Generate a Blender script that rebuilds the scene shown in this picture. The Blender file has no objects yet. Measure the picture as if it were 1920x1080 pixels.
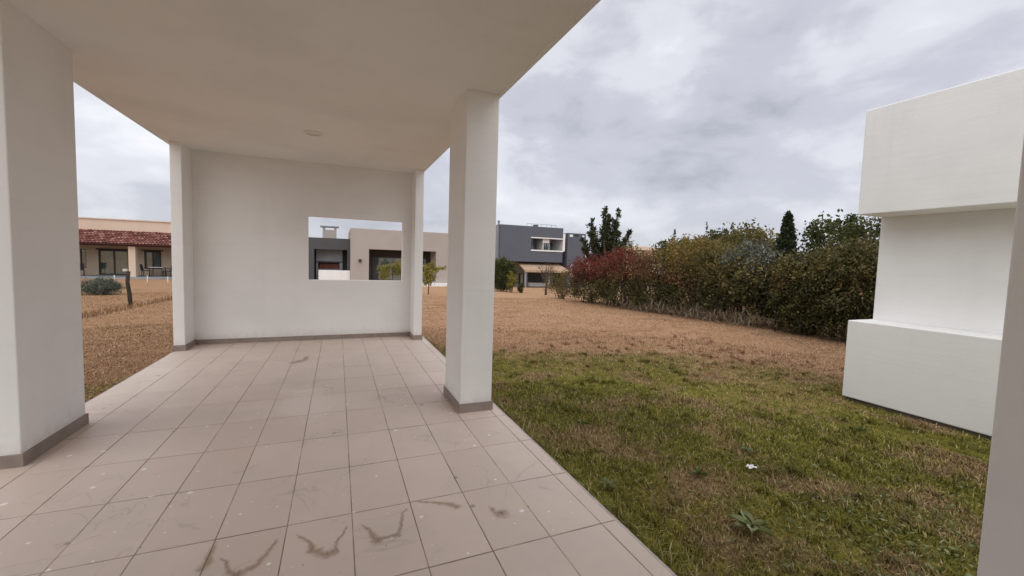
import bpy, bmesh, math, random
import numpy as np
from mathutils import Vector, Matrix

scene = bpy.context.scene
R = math.radians
# ------------------------------------------------------------------ camera
cam_d = bpy.data.cameras.new('camera')
cam = bpy.data.objects.new('camera', cam_d)
scene.collection.objects.link(cam)
YAW, PITCH, ROLL = 0.396606, -0.0642102, 0.0301802
fw = Vector((math.sin(YAW) * math.cos(PITCH), math.cos(YAW) * math.cos(PITCH), math.sin(PITCH)))
rt = Vector((math.cos(YAW), -math.sin(YAW), 0.0))
up = rt.cross(fw)
r2 = rt * math.cos(ROLL) + up * math.sin(ROLL)
u2 = -rt * math.sin(ROLL) + up * math.cos(ROLL)
m = Matrix.Identity(4)
for i in range(3):
    m[i][0], m[i][1], m[i][2] = r2[i], u2[i], -fw[i]
m[2][3] = 1.45
cam.matrix_world = m
cam_d.sensor_width = 36.0
cam_d.lens = 781.648 / 1920 * 36
cam_d.clip_start = 0.05
cam_d.clip_end = 3000
scene.camera = cam

# ------------------------------------------------------------------ sky, sun, exposure
SUN_AZ, SUN_EL = R(200), R(60)          # compass-like: direction the light comes from (x=sin, y=cos)
world = bpy.data.worlds.new('World')
scene.world = world
world.use_nodes = True
wn, wl = world.node_tree.nodes, world.node_tree.links
wn.clear()
def wnode(t, **kw):
    n = wn.new(t)
    for k, v in kw.items(): setattr(n, k, v)
    return n
w_out = wnode('ShaderNodeOutputWorld')
w_bg = wnode('ShaderNodeBackground'); w_bg.inputs['Strength'].default_value = 0.1
wl.new(w_bg.outputs[0], w_out.inputs[0])
w_sky = wnode('ShaderNodeTexSky', sky_type='NISHITA', sun_disc=False, sun_elevation=SUN_EL, sun_rotation=SUN_AZ)
w_tc = wnode('ShaderNodeTexCoord')
def wmath(op, a, b=None, clamp=False):
    n = wnode('ShaderNodeMath', operation=op, use_clamp=clamp)
    for i, v in enumerate((a, b)):
        if v is None: continue
        if isinstance(v, (int, float)): n.inputs[i].default_value = v
        else: wl.new(v, n.inputs[i])
    return n.outputs[0]
w_map = wnode('ShaderNodeMapping'); w_map.inputs['Location'].default_value = (0.0, 0.0, 0.0)
w_map.inputs['Scale'].default_value = (1.0, 1.0, 2.1)      # cloud banks lie flatter than they are wide
wl.new(w_tc.outputs['Generated'], w_map.inputs[0])
def wnoise(scale, detail, rough, dist):
    n = wnode('ShaderNodeTexNoise'); wl.new(w_map.outputs[0], n.inputs['Vector'])
    n.inputs['Scale'].default_value = scale; n.inputs['Detail'].default_value = detail
    n.inputs['Roughness'].default_value = rough; n.inputs['Distortion'].default_value = dist
    return n.outputs[0]
nsum = wmath('ADD', wmath('MULTIPLY', wnoise(2.1, 6.0, 0.50, 0.3), 0.76), wmath('MULTIPLY', wnoise(5.5, 6.0, 0.58, 0.4), 0.24))
w_ramp = wnode('ShaderNodeValToRGB'); wl.new(nsum, w_ramp.inputs[0])
w_ramp.color_ramp.interpolation = 'EASE'
els = w_ramp.color_ramp.elements
els[0].position = 0.31; els[0].color = (0.34, 0.347, 0.40, 1)
els[1].position = 0.67; els[1].color = (0.90, 0.905, 0.93, 1)
e = els.new(0.45); e.color = (0.535, 0.543, 0.605, 1)
e = els.new(0.54); e.color = (0.685, 0.693, 0.745, 1)
w_mul = wnode('ShaderNodeVectorMath', operation='SCALE'); w_mul.inputs['Scale'].default_value = 7.15
wl.new(w_ramp.outputs[0], w_mul.inputs[0])
w_mix = wnode('ShaderNodeMix', data_type='RGBA'); w_mix.inputs['Factor'].default_value = 0.93
wl.new(w_sky.outputs[0], w_mix.inputs['A']); wl.new(w_mul.outputs[0], w_mix.inputs['B'])
wl.new(w_mix.outputs['Result'], w_bg.inputs['Color'])

sun_d = bpy.data.lights.new('sun', 'SUN'); sun_d.energy = 1.5; sun_d.angle = R(110); sun_d.color = (1.0, 0.96, 0.9)
sun = bpy.data.objects.new('sun', sun_d); scene.collection.objects.link(sun)
sdir = Vector((math.sin(SUN_AZ) * math.cos(SUN_EL), math.cos(SUN_AZ) * math.cos(SUN_EL), math.sin(SUN_EL)))
sun.rotation_euler = sdir.to_track_quat('Z', 'Y').to_euler()
scene.view_settings.view_transform = 'Standard'
scene.view_settings.look = 'None'
scene.view_settings.exposure = 0.70
scene.view_settings.gamma = 1.0
scene.view_settings.use_curve_mapping = False
scene.cycles.max_bounces = 10
scene.cycles.diffuse_bounces = 6

# ------------------------------------------------------------------ helpers
COL = scene.collection
rng = np.random.default_rng(7)
random.seed(11)

class MB:
    """collects boxes, prisms and tubes into one mesh"""
    def __init__(s): s.v = []; s.f = []; s.smooth = []
    def add(s, vs, fs, smooth=False):
        b = len(s.v); s.v += [tuple(p) for p in vs]
        s.f += [tuple(b + i for i in q) for q in fs]; s.smooth += [smooth] * len(fs)
        return s
    def box(s, x0, x1, y0, y1, z0, z1):
        vs = [(x, y, z) for z in (z0, z1) for y in (y0, y1) for x in (x0, x1)]
        return s.add(vs, [(0, 2, 3, 1), (4, 5, 7, 6), (0, 1, 5, 4), (2, 6, 7, 3), (0, 4, 6, 2), (1, 3, 7, 5)])
    def prism(s, poly, z0, z1):
        """poly counter-clockwise in XY"""
        n = len(poly)
        vs = [(x, y, z0) for x, y in poly] + [(x, y, z1) for x, y in poly]
        fs = [tuple(range(n - 1, -1, -1)), tuple(range(n, 2 * n))]
        fs += [(i, (i + 1) % n, n + (i + 1) % n, n + i) for i in range(n)]
        return s.add(vs, fs)
    def tube(s, pts, rad, seg=8, cap=True):
        pts = [Vector(p) for p in pts]; n = len(pts)
        if not hasattr(rad, '__len__'): rad = [rad] * n
        vs = []
        ref = Vector((0.31, 0.2, 0.93)).normalized()
        for i, p in enumerate(pts):
            t = (pts[min(i + 1, n - 1)] - pts[max(i - 1, 0)]).normalized()
            a = t.cross(ref)
            if a.length < 1e-3: a = t.cross(Vector((1, 0, 0)))
            a.normalize(); b = t.cross(a)
            for k in range(seg):
                q = 2 * math.pi * k / seg
                vs.append(p + (a * math.cos(q) + b * math.sin(q)) * rad[i])
        fs = [(i * seg + k, i * seg + (k + 1) % seg, (i + 1) * seg + (k + 1) % seg, (i + 1) * seg + k) for i in range(n - 1) for k in range(seg)]
        if cap: fs += [tuple(range(seg - 1, -1, -1)), tuple(range((n - 1) * seg, n * seg))]
        return s.add(vs, fs, True)
    def grid_wall(s, xs, zs, holes, y0, y1):
        """wall in the XZ plane between y0 (front) and y1, cells listed in holes stay open"""
        nx, nz = len(xs) - 1, len(zs) - 1
        sol = lambda i, j: 0 <= i < nx and 0 <= j < nz and (i, j) not in holes
        idx = {}
        def vid(i, j, k):
            if (i, j, k) not in idx:
                idx[(i, j, k)] = len(s.v); s.v.append((xs[i], (y0, y1)[k], zs[j]))
            return idx[(i, j, k)]
        def face(*q): s.f.append(tuple(vid(*a) for a in q)); s.smooth.append(False)
        for i in range(nx):
            for j in range(nz):
                if not sol(i, j): continue
                face((i, j, 0), (i + 1, j, 0), (i + 1, j + 1, 0), (i, j + 1, 0))
                face((i, j, 1), (i, j + 1, 1), (i + 1, j + 1, 1), (i + 1, j, 1))
                if not sol(i - 1, j): face((i, j, 0), (i, j + 1, 0), (i, j + 1, 1), (i, j, 1))
                if not sol(i + 1, j): face((i + 1, j, 0), (i + 1, j, 1), (i + 1, j + 1, 1), (i + 1, j + 1, 0))
                if not sol(i, j - 1): face((i, j, 0), (i, j, 1), (i + 1, j, 1), (i + 1, j, 0))
                if not sol(i, j + 1): face((i, j + 1, 0), (i + 1, j + 1, 0), (i + 1, j + 1, 1), (i, j + 1, 1))
        return s
    def build(s, name, mat, parent=None, bevel=0.0, seg=2):
        me = bpy.data.meshes.new(name)
        me.from_pydata(s.v, [], s.f); me.update()
        me.polygons.foreach_set('use_smooth', s.smooth)
        if bevel:
            bm = bmesh.new(); bm.from_mesh(me)
            es = [e for e in bm.edges if len(e.link_faces) == 2 and e.calc_face_angle(0) > 0.5]
            bmesh.ops.bevel(bm, geom=es, offset=bevel, segments=seg, affect='EDGES', profile=0.5, clamp_overlap=True)
            bm.to_mesh(me); bm.free()
        me.materials.append(mat)
        return link(name, me, parent)

def link(name, me, parent=None):
    o = bpy.data.objects.new(name, me); COL.objects.link(o)
    if parent is not None:
        o.parent = parent
        if parent.parent is None and parent.type == 'EMPTY':
            o.matrix_parent_inverse = Matrix.Translation(-parent.location)
    return o
def tag(o, label, cat, group=None, kind=None):
    o['label'] = label; o['category'] = cat
    if group: o['group'] = group
    if kind: o['kind'] = kind
    return o
def thing(name, label, cat, loc, group=None):
    o = bpy.data.objects.new(name, None); COL.objects.link(o); o.location = loc; o.empty_display_size = 0.2
    return tag(o, label, cat, group)

def np_mesh(name, verts, quads, mat, attr=None, smooth=False):
    """verts (N,3), quads (M,k) as arrays; attr = per-face floats"""
    me = bpy.data.meshes.new(name)
    M, k = quads.shape
    me.vertices.add(len(verts)); me.vertices.foreach_set('co', verts.astype(np.float32).ravel())
    me.loops.add(M * k); me.loops.foreach_set('vertex_index', quads.astype(np.int32).ravel())
    me.polygons.add(M); me.polygons.foreach_set('loop_start', np.arange(0, M * k, k, dtype=np.int32))
    me.polygons.foreach_set('use_smooth', np.full(M, smooth))
    if attr is not None:
        a = me.attributes.new('rnd', 'FLOAT', 'FACE'); a.data.foreach_set('value', attr.astype(np.float32))
    me.update(calc_edges=True); me.validate()
    me.materials.append(mat)
    return me

# ------------------------------------------------------------------ materials
class NT:
    def __init__(s, name):
        s.mat = bpy.data.materials.new(name); s.mat.use_nodes = True
        s.n, s.l = s.mat.node_tree.nodes, s.mat.node_tree.links
        s.bsdf = s.n['Principled BSDF']; s.out = s.n['Material Output']
    def node(s, t, **kw):
        n = s.n.new(t)
        for k, v in kw.items(): setattr(n, k, v)
        return n
    def set(s, sock, v):
        if isinstance(v, bpy.types.NodeSocket): s.l.new(v, sock)
        elif isinstance(v, (tuple, list)) and len(v) == 3 and sock.type == 'RGBA': sock.default_value = (*v, 1)
        else: sock.default_value = v
    def pos(s):
        return s.node('ShaderNodeNewGeometry').outputs['Position']
    def objco(s):
        return s.node('ShaderNodeTexCoord').outputs['Object']
    def noise(s, vec, scale, detail=4.0, rough=0.55, dist=0.0):
        n = s.node('ShaderNodeTexNoise'); s.l.new(vec, n.inputs['Vector'])
        n.inputs['Scale'].default_value = scale; n.inputs['Detail'].default_value = detail
        n.inputs['Roughness'].default_value = rough; n.inputs['Distortion'].default_value = dist
        return n.outputs[0]
    def math(s, op, a, b=None, c=None, clamp=False):
        n = s.node('ShaderNodeMath', operation=op, use_clamp=clamp)
        for i, v in enumerate((a, b, c)):
            if v is not None: s.set(n.inputs[i], v)
        return n.outputs[0]
    def step(s, x, a, b):
        n = s.node('ShaderNodeMapRange', interpolation_type='SMOOTHSTEP')
        s.set(n.inputs['Value'], x); n.inputs['From Min'].default_value = a; n.inputs['From Max'].default_value = b
        return n.outputs[0]
    def mix(s, f, a, b, blend='MIX'):
        n = s.node('ShaderNodeMix', data_type='RGBA', blend_type=blend)
        s.set(n.inputs['Factor'], f); s.set(n.inputs['A'], a); s.set(n.inputs['B'], b)
        return n.outputs['Result']
    def ramp(s, f, stops):
        n = s.node('ShaderNodeValToRGB'); s.set(n.inputs[0], f)
        el = n.color_ramp.elements
        el[0].position = stops[0][0]; el[0].color = (*stops[0][1], 1)
        el[1].position = stops[-1][0]; el[1].color = (*stops[-1][1], 1)
        for p, c in stops[1:-1]:
            e = el.new(p); e.color = (*c, 1)
        return n.outputs[0]
    def bump(s, h, strength, dist):
        n = s.node('ShaderNodeBump'); s.l.new(h, n.inputs['Height'])
        n.inputs['Strength'].default_value = strength; n.inputs['Distance'].default_value = dist
        s.l.new(n.outputs[0], s.bsdf.inputs['Normal'])
    def attr(s, name='rnd'):
        return s.node('ShaderNodeAttribute', attribute_name=name).outputs['Fac']
    def sepz(s, vec):
        n = s.node('ShaderNodeSeparateXYZ'); s.l.new(vec, n.inputs[0]); return n.outputs

def mat_plain(name, col, rough=0.7, var=0.12, scale=3.0, bump=0.0, metallic=0.0):
    t = NT(name); p = t.pos()
    n = t.noise(p, scale, 5)
    c2 = tuple(max(0, c * (1 - var * 2)) for c in col); c1 = tuple(min(1, c * (1 + var * 0.8)) for c in col)
    t.set(t.bsdf.inputs['Base Color'], t.ramp(n, [(0.3, c2), (0.55, col), (0.75, c1)]))
    t.bsdf.inputs['Roughness'].default_value = rough; t.bsdf.inputs['Metallic'].default_value = metallic
    if bump: t.bump(t.noise(p, scale * 25, 3), 0.5, bump)
    return t.mat

def mat_stucco(name, col, dirty=True):
    t = NT(name); p = t.pos()
    big = t.noise(p, 0.9, 5, 0.6); fine = t.noise(p, 14, 4)
    c = t.mix(t.math('MULTIPLY', t.step(big, 0.40, 0.72), 0.75), col, tuple(x * 0.90 for x in col))
    # faint vertical runs of dust
    mp = t.node('ShaderNodeMapping'); mp.inputs['Scale'].default_value = (9, 9, 0.5); t.l.new(p, mp.inputs[0])
    st = t.noise(mp.outputs[0], 1.0, 4)
    c = t.mix(t.math('MULTIPLY', t.step(st, 0.55, 0.8), 0.10), c, tuple(x * 0.72 for x in col))
    # brushed-on coats: faint horizontal bands, a few scuffs
    mh = t.node('ShaderNodeMapping'); mh.inputs['Scale'].default_value = (0.7, 0.7, 17); t.l.new(p, mh.inputs[0])
    c = t.mix(t.math('MULTIPLY', t.step(t.noise(mh.outputs[0], 1.0, 5, 0.6), 0.5, 0.72), 0.13), c, tuple(x * 0.84 for x in col))
    scf = t.noise(p, 3.3, 7, 0.75, 0.8)
    c = t.mix(t.math('MULTIPLY', t.step(scf, 0.66, 0.76), 0.22), c, tuple(x * 0.6 for x in col))
    if dirty:   # splash-back dirt just above the ground
        z = t.sepz(p)[2]
        low = t.math('SUBTRACT', 1.0, t.step(t.math('ADD', z, t.math('MULTIPLY', t.math('SUBTRACT', fine, 0.5), 0.25)), 0.02, 0.22))
        c = t.mix(t.math('MULTIPLY', low, 0.28), c, (0.42, 0.36, 0.29))
    t.set(t.bsdf.inputs['Base Color'], c)
    t.bsdf.inputs['Roughness'].default_value = 0.88; t.bsdf.inputs['Specular IOR Level'].default_value = 0.25
    # horizontal trowel marks and grain
    mp2 = t.node('ShaderNodeMapping'); mp2.inputs['Scale'].default_value = (2.2, 2.2, 26); t.l.new(p, mp2.inputs[0])
    h = t.math('ADD', t.math('MULTIPLY', t.noise(mp2.outputs[0], 1.0, 4), 0.6), t.math('MULTIPLY', t.noise(p, 90, 3), 0.5))
    t.bump(t.math('ADD', h, big), 0.4, 0.006)
    return t.mat

def mat_tile():
    t = NT('floor_tile'); p = t.pos()
    rnd = t.node('ShaderNodeObjectInfo').outputs['Random']
    big = t.noise(p, 1.3, 5, 0.6); fine = t.noise(p, 55, 4, 0.6); grain = t.noise(p, 260, 2)
    base = t.ramp(rnd, [(0.0, (0.61, 0.492, 0.425)), (0.5, (0.64, 0.522, 0.452)), (1.0, (0.67, 0.552, 0.482))])
    c = t.mix(t.step(big, 0.38, 0.72), base, (0.59, 0.495, 0.43))
    c = t.mix(t.math('MULTIPLY', t.math('ABSOLUTE', t.math('SUBTRACT', grain, 0.5)), 0.9), c, (0.62, 0.53, 0.47))
    # pale scuffs and spots of dried plaster
    sc = t.noise(p, 2.6, 6, 0.7, 0.6)
    c = t.mix(t.math('MULTIPLY', t.math('MULTIPLY', t.step(sc, 0.60, 0.78), t.step(fine, 0.35, 0.7)), 0.75), c, (0.60, 0.55, 0.52))
    def spots(scale, size, keep, seed):
        mp = t.node('ShaderNodeMapping'); mp.inputs['Location'].default_value = (seed, seed * 1.7, 0); t.l.new(p, mp.inputs[0])
        v = t.node('ShaderNodeTexVoronoi', voronoi_dimensions='2D'); t.l.new(mp.outputs[0], v.inputs['Vector']); v.inputs['Scale'].default_value = scale
        vc = t.sepz(v.outputs['Color'])
        r = t.math('MULTIPLY', t.math('POWER', vc[0], 3.0), size)
        d = t.math('ADD', v.outputs['Distance'], t.math('MULTIPLY', t.math('SUBTRACT', t.noise(p, 90, 3), 0.5), size * 0.8))
        return t.math('MULTIPLY', t.math('LESS_THAN', d, r), t.math('GREATER_THAN', vc[1], keep))
    c = t.mix(t.math('MULTIPLY', spots(5.5, 0.085, 0.35, 3.0), 0.85), c, (0.86, 0.84, 0.81))
    c = t.mix(t.math('MULTIPLY', spots(11.0, 0.075, 0.55, 8.0), 0.7), c, (0.80, 0.77, 0.74))
    c = t.mix(t.math('MULTIPLY', spots(2.6, 0.055, 0.45, 5.0), 0.6), c, (0.20, 0.155, 0.125))
    # a broad pale patch of spilled plaster dust in the middle of the floor
    x_, y_, z_ = t.sepz(p)
    dx = t.math('MULTIPLY', t.math('ADD', x_, 0.30), 1.7); dy = t.math('SUBTRACT', y_, 4.45)
    pr = t.math('SQRT', t.math('ADD', t.math('MULTIPLY', dx, dx), t.math('MULTIPLY', dy, dy)))
    pm = t.step(t.math('ADD', pr, t.math('MULTIPLY', t.math('SUBTRACT', sc, 0.5), 1.6)), 0.62, 0.15)
    c = t.mix(t.math('MULTIPLY', pm, 0.55), c, (0.74, 0.66, 0.60))
    # general dust, thicker towards the back wall
    dust = t.math('MULTIPLY', t.step(y_, 3.5, 7.5), t.step(t.noise(p, 3.4, 6, 0.65), 0.38, 0.62))
    c = t.mix(t.math('MULTIPLY', dust, 0.45), c, (0.66, 0.56, 0.48))
    # water-ring waves: thin lines of dried dust
    ring = t.noise(p, 1.7, 3, 0.5, 1.2)
    ln = t.math('SUBTRACT', 1.0, t.step(t.math('ABSOLUTE', t.math('SUBTRACT', ring, 0.47)), 0.0, 0.012))
    c = t.mix(t.math('MULTIPLY', t.math('MULTIPLY', ln, t.step(big, 0.45, 0.6)), 0.28), c, (0.27, 0.21, 0.17))
    t.set(t.bsdf.inputs['Base Color'], c)
    t.set(t.bsdf.inputs['Roughness'], t.math('ADD', 0.30, t.math('MULTIPLY', big, 0.34)))
    t.bsdf.inputs['Specular IOR Level'].default_value = 0.5
    t.bump(grain, 0.25, 0.0012)
    return t.mat

def grass_color(t, blade):
    p = t.pos(); x, y, z = t.sepz(p)
    n1 = t.noise(p, 0.45, 5, 0.6); n2 = t.noise(p, 1.5, 5, 0.65); n3 = t.noise(p, 9, 4, 0.6)
    xx = t.math('SUBTRACT', x, 0.5)
    d = t.math('SQRT', t.math('ADD', t.math('MULTIPLY', xx, xx), t.math('MULTIPLY', y, y)))
    d = t.math('ADD', d, t.math('MULTIPLY', t.math('SUBTRACT', n1, 0.5), 5.0))
    d = t.math('ADD', d, t.math('MULTIPLY', t.math('SUBTRACT', n3, 0.5), 2.2))
    d = t.math('ADD', d, t.math('MULTIPLY', t.step(x, -2.0, -4.0), 2.0))
    dry = t.step(d, 5.6, 7.9)
    patch = t.math('MULTIPLY', t.step(n2, 0.47, 0.64), 0.85)
    dry = t.math('MAXIMUM', dry, patch)
    n4 = t.noise(p, 23, 3)
    green = t.ramp(t.math('ADD', t.math('MULTIPLY', n3, 0.6), t.math('MULTIPLY', n1, 0.4)), [(0.3, (0.068, 0.072, 0.012)), (0.5, (0.190, 0.182, 0.028)), (0.70, (0.37, 0.33, 0.070))])
    near = t.step(d, 5.0, 7.5)
    brown = t.ramp(n4, [(0.3, (0.35, 0.195, 0.112)), (0.5, (0.45, 0.266, 0.160)), (0.7, (0.55, 0.36, 0.235))])
    dead = t.ramp(n4, [(0.3, (0.13, 0.085, 0.042)), (0.5, (0.25, 0.172, 0.090)), (0.72, (0.46, 0.345, 0.20))])
    dryc = t.mix(near, dead, brown)
    ms = t.node('ShaderNodeMapping'); ms.inputs['Scale'].default_value = (0.35, 1.5, 1.0); ms.inputs['Rotation'].default_value = (0, 0, 0.25); t.l.new(p, ms.inputs[0])
    s1 = t.noise(ms.outputs[0], 1.1, 6, 0.65, 0.4); s2 = t.noise(p, 3.2, 6, 0.7)
    dryc = t.mix(t.math('MULTIPLY', t.step(s1, 0.50, 0.66), 0.6), dryc, (0.27, 0.165, 0.088))
    dryc = t.mix(t.math('MULTIPLY', t.step(s2, 0.56, 0.70), 0.55), dryc, (0.58, 0.41, 0.26))
    dryc = t.mix(t.math('MULTIPLY', t.step(s2, 0.44, 0.33), 0.6), dryc, (0.20, 0.125, 0.07))
    dryc = t.mix(t.math('MULTIPLY', t.step(s1, 0.42, 0.32), 0.4), dryc, (0.30, 0.26, 0.11))
    dryc = t.mix(t.math('MULTIPLY', t.step(x, 0.5, -3.0), 0.55), dryc, (0.25, 0.145, 0.075))
    # gentle large-scale tone changes over the dry field
    dryc = t.mix(t.math('MULTIPLY', t.step(n2, 0.40, 0.62), 0.32), dryc, (0.40, 0.25, 0.13))
    return t.mix(dry, green, dryc), n4, p

def mat_lawn():
    t = NT('lawn_soil'); c, n4, p = grass_color(t, False)
    f = t.noise(p, 60, 4, 0.7)
    x, y, z = t.sepz(p)
    c = t.mix(t.math('MULTIPLY', t.step(f, 0.62, 0.35), t.math('MULTIPLY', t.step(y, 9.0, 4.0), 0.6)), c, (0.09, 0.062, 0.03))
    t.set(t.bsdf.inputs['Base Color'], c); t.bsdf.inputs['Roughness'].default_value = 0.95
    t.bsdf.inputs['Specular IOR Level'].default_value = 0.1
    t.bump(t.math('ADD', f, n4), 0.8, 0.03)
    return t.mat
def mat_blade():
    t = NT('grass_blade'); c, n4, p = grass_color(t, True)
    r = t.attr()
    c = t.mix(1.0, c, t.ramp(r, [(0.0, (0.5, 0.5, 0.5)), (0.5, (0.92, 0.92, 0.92)), (1.0, (1.4, 1.36, 1.28))]), 'MULTIPLY')
    c = t.mix(t.math('MULTIPLY', t.math('GREATER_THAN', r, 0.86), 0.55), c, (0.55, 0.44, 0.28))
    t.set(t.bsdf.inputs['Base Color'], c); t.bsdf.inputs['Roughness'].default_value = 0.75
    t.bsdf.inputs['Specular IOR Level'].default_value = 0.2
    return t.mat
def mat_leaf(name, stops, rough=0.6, transl=0.25):
    t = NT(name); r = t.attr(); p = t.pos()
    f = t.math('ADD', t.math('MULTIPLY', r, 0.75), t.math('MULTIPLY', t.noise(p, 2.2, 3), 0.3))
    c = t.ramp(f, stops)
    t.set(t.bsdf.inputs['Base Color'], c); t.bsdf.inputs['Roughness'].default_value = rough
    t.bsdf.inputs['Specular IOR Level'].default_value = 0.25
    tr = t.node('ShaderNodeBsdfTranslucent'); t.l.new(c, tr.inputs[0])
    mx = t.node('ShaderNodeMixShader'); mx.inputs[0].default_value = transl
    t.l.new(t.bsdf.outputs[0], mx.inputs[1]); t.l.new(tr.outputs[0], mx.inputs[2]); t.l.new(mx.outputs[0], t.out.inputs[0])
    return t.mat
def mat_glass(name):
    t = NT(name)
    g = t.node('ShaderNodeBsdfGlossy'); g.inputs['Roughness'].default_value = 0.02; g.inputs[0].default_value = (0.9, 0.95, 0.95, 1)
    tr = t.node('ShaderNodeBsdfTransparent'); tr.inputs[0].default_value = (0.72, 0.78, 0.77, 1)
    mx = t.node('ShaderNodeMixShader'); mx.inputs[0].default_value = 0.16
    t.l.new(tr.outputs[0], mx.inputs[1]); t.l.new(g.outputs[0], mx.inputs[2]); t.l.new(mx.outputs[0], t.out.inputs[0])
    return t.mat
def mat_stain():
    t = NT('mud_stain'); p = t.pos()
    c = t.ramp(t.noise(p, 22, 4), [(0.3, (0.27, 0.165, 0.080)), (0.7, (0.40, 0.275, 0.165))])
    t.set(t.bsdf.inputs['Base Color'], c); t.bsdf.inputs['Roughness'].default_value = 0.8
    a = t.math('MULTIPLY', t.step(t.math('ADD', t.attr(), t.math('MULTIPLY', t.math('SUBTRACT', t.noise(p, 30, 4), 0.5), 1.0)), 0.05, 1.2), 0.46)
    t.set(t.bsdf.inputs['Alpha'], a)
    return t.mat

M = {}
M['white'] = mat_stucco('white_plaster', (0.86, 0.86, 0.845))
M['white_out'] = mat_stucco('white_masonry_paint', (0.86, 0.862, 0.845), dirty=False)
M['tile'] = mat_tile()
t = NT('grout'); gp = t.pos()
t.set(t.bsdf.inputs['Base Color'], t.ramp(t.math('ADD', t.math('MULTIPLY', t.noise(gp, 1.4, 4), 0.7), t.math('MULTIPLY', t.noise(gp, 9, 4), 0.3)), [(0.36, (0.13, 0.10, 0.078)), (0.5, (0.25, 0.198, 0.162)), (0.60, (0.50, 0.41, 0.345))]))
t.bsdf.inputs['Roughness'].default_value = 0.9
M['grout'] = t.mat
M['skirting'] = mat_plain('skirting_tile', (0.285, 0.232, 0.20), 0.6, 0.12, 6)
M['cement'] = mat_plain('slab_cement', (0.50, 0.45, 0.42), 0.9, 0.15, 4, 0.004)
M['foundation'] = mat_plain('foundation_cement', (0.16, 0.14, 0.13), 0.95, 0.2, 7, 0.01)
M['lawn'] = mat_lawn(); M['blade'] = mat_blade(); M['stain'] = mat_stain()
M['lamp_trim'] = mat_plain('lamp_trim', (0.82, 0.81, 0.79), 0.5, 0.03)
M['lamp_diff'] = mat_plain('lamp_diffuser', (0.74, 0.73, 0.70), 0.35, 0.03)
M['cream'] = mat_stucco('cream_stucco', (0.66, 0.53, 0.42), False)
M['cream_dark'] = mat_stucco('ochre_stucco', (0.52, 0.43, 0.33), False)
M['taupe'] = mat_stucco('taupe_stucco', (0.40, 0.355, 0.325), False)
M['dkgrey'] = mat_stucco('dark_grey_stucco', (0.088, 0.088, 0.094), False)
M['slate'] = mat_stucco('slate_blue_stucco', (0.112, 0.122, 0.150), False)
M['midgrey'] = mat_plain('mid_grey_paint', (0.27, 0.28, 0.30), 0.7, 0.08)
M['black'] = mat_plain('black_metal', (0.022, 0.021, 0.022), 0.45, 0.1)
M['dkwood'] = mat_plain('dark_brown_timber', (0.045, 0.026, 0.018), 0.6, 0.2, 6)
M['beam'] = mat_plain('oxblood_timber', (0.075, 0.022, 0.016), 0.7, 0.2, 6)
M['brick'] = mat_plain('fire_brick', (0.24, 0.085, 0.06), 0.85, 0.35, 12)
M['counter'] = mat_plain('white_counter', (0.80, 0.80, 0.79), 0.5, 0.03)
M['whitepaint'] = mat_plain('white_paint', (0.78, 0.78, 0.77), 0.6, 0.04)
M['timber_tan'] = mat_plain('tan_awning', (0.46, 0.32, 0.22), 0.8, 0.15, 4)
M['curtain'] = mat_plain('curtain', (0.50, 0.54, 0.52), 0.9, 0.12, 3)
M['glass'] = mat_glass('window_glass')
M['post'] = mat_plain('weathered_post', (0.05, 0.036, 0.028), 0.95, 0.3, 18, 0.02)
M['bark'] = mat_plain('bark', (0.075, 0.058, 0.045), 0.95, 0.3, 14, 0.01)
M['twig'] = mat_plain('twig', (0.15, 0.115, 0.085), 0.95, 0.3, 14)
M['wire'] = mat_plain('fence_wire', (0.25, 0.24, 0.23), 0.5, 0.1, 3, 0, 0.6)
M['stake'] = mat_plain('pale_stake', (0.58, 0.56, 0.52), 0.8, 0.1)
M['paper'] = mat_plain('paper', (0.84, 0.83, 0.85), 0.7, 0.05, 20)
t = NT('roof_clay')
rr = t.attr()
t.set(t.bsdf.inputs['Base Color'], t.mix(t.math('MULTIPLY', t.noise(t.pos(), 3.0, 5), 0.5), t.ramp(rr, [(0.0, (0.12, 0.032, 0.025)), (0.5, (0.27, 0.085, 0.062)), (1.0, (0.50, 0.25, 0.20))]), (0.13, 0.05, 0.045)))
t.bsdf.inputs['Roughness'].default_value = 0.85
M['clay'] = t.mat
M['l_dark'] = mat_leaf('leaf_dark_green', [(0.1, (0.014, 0.019, 0.007)), (0.5, (0.047, 0.059, 0.016)), (0.9, (0.128, 0.142, 0.041))])
M['l_hedge'] = mat_leaf('leaf_hedge_green', [(0.1, (0.020, 0.020, 0.009)), (0.5, (0.066, 0.066, 0.022)), (0.85, (0.165, 0.150, 0.056)), (1.0, (0.21, 0.19, 0.08))])
M['l_olive'] = mat_leaf('leaf_olive', [(0.1, (0.038, 0.032, 0.014)), (0.5, (0.115, 0.101, 0.032)), (0.9, (0.257, 0.209, 0.074))])
M['l_red'] = mat_leaf('leaf_red', [(0.1, (0.036, 0.009, 0.008)), (0.5, (0.135, 0.026, 0.020)), (0.9, (0.26, 0.070, 0.048))])
M['l_rust'] = mat_leaf('leaf_rust', [(0.1, (0.049, 0.028, 0.014)), (0.5, (0.147, 0.078, 0.038)), (0.9, (0.280, 0.168, 0.077))])
M['l_yellow'] = mat_leaf('leaf_yellow', [(0.1, (0.070, 0.050, 0.014)), (0.5, (0.185, 0.132, 0.034)), (0.9, (0.36, 0.26, 0.075))])
M['l_lime'] = mat_leaf('leaf_lime', [(0.1, (0.09, 0.085, 0.015)), (0.5, (0.22, 0.20, 0.035)), (0.9, (0.40, 0.35, 0.09))])
M['l_silver'] = mat_leaf('leaf_silver', [(0.1, (0.045, 0.050, 0.040)), (0.5, (0.12, 0.13, 0.105)), (0.9, (0.29, 0.31, 0.27))])
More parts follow.
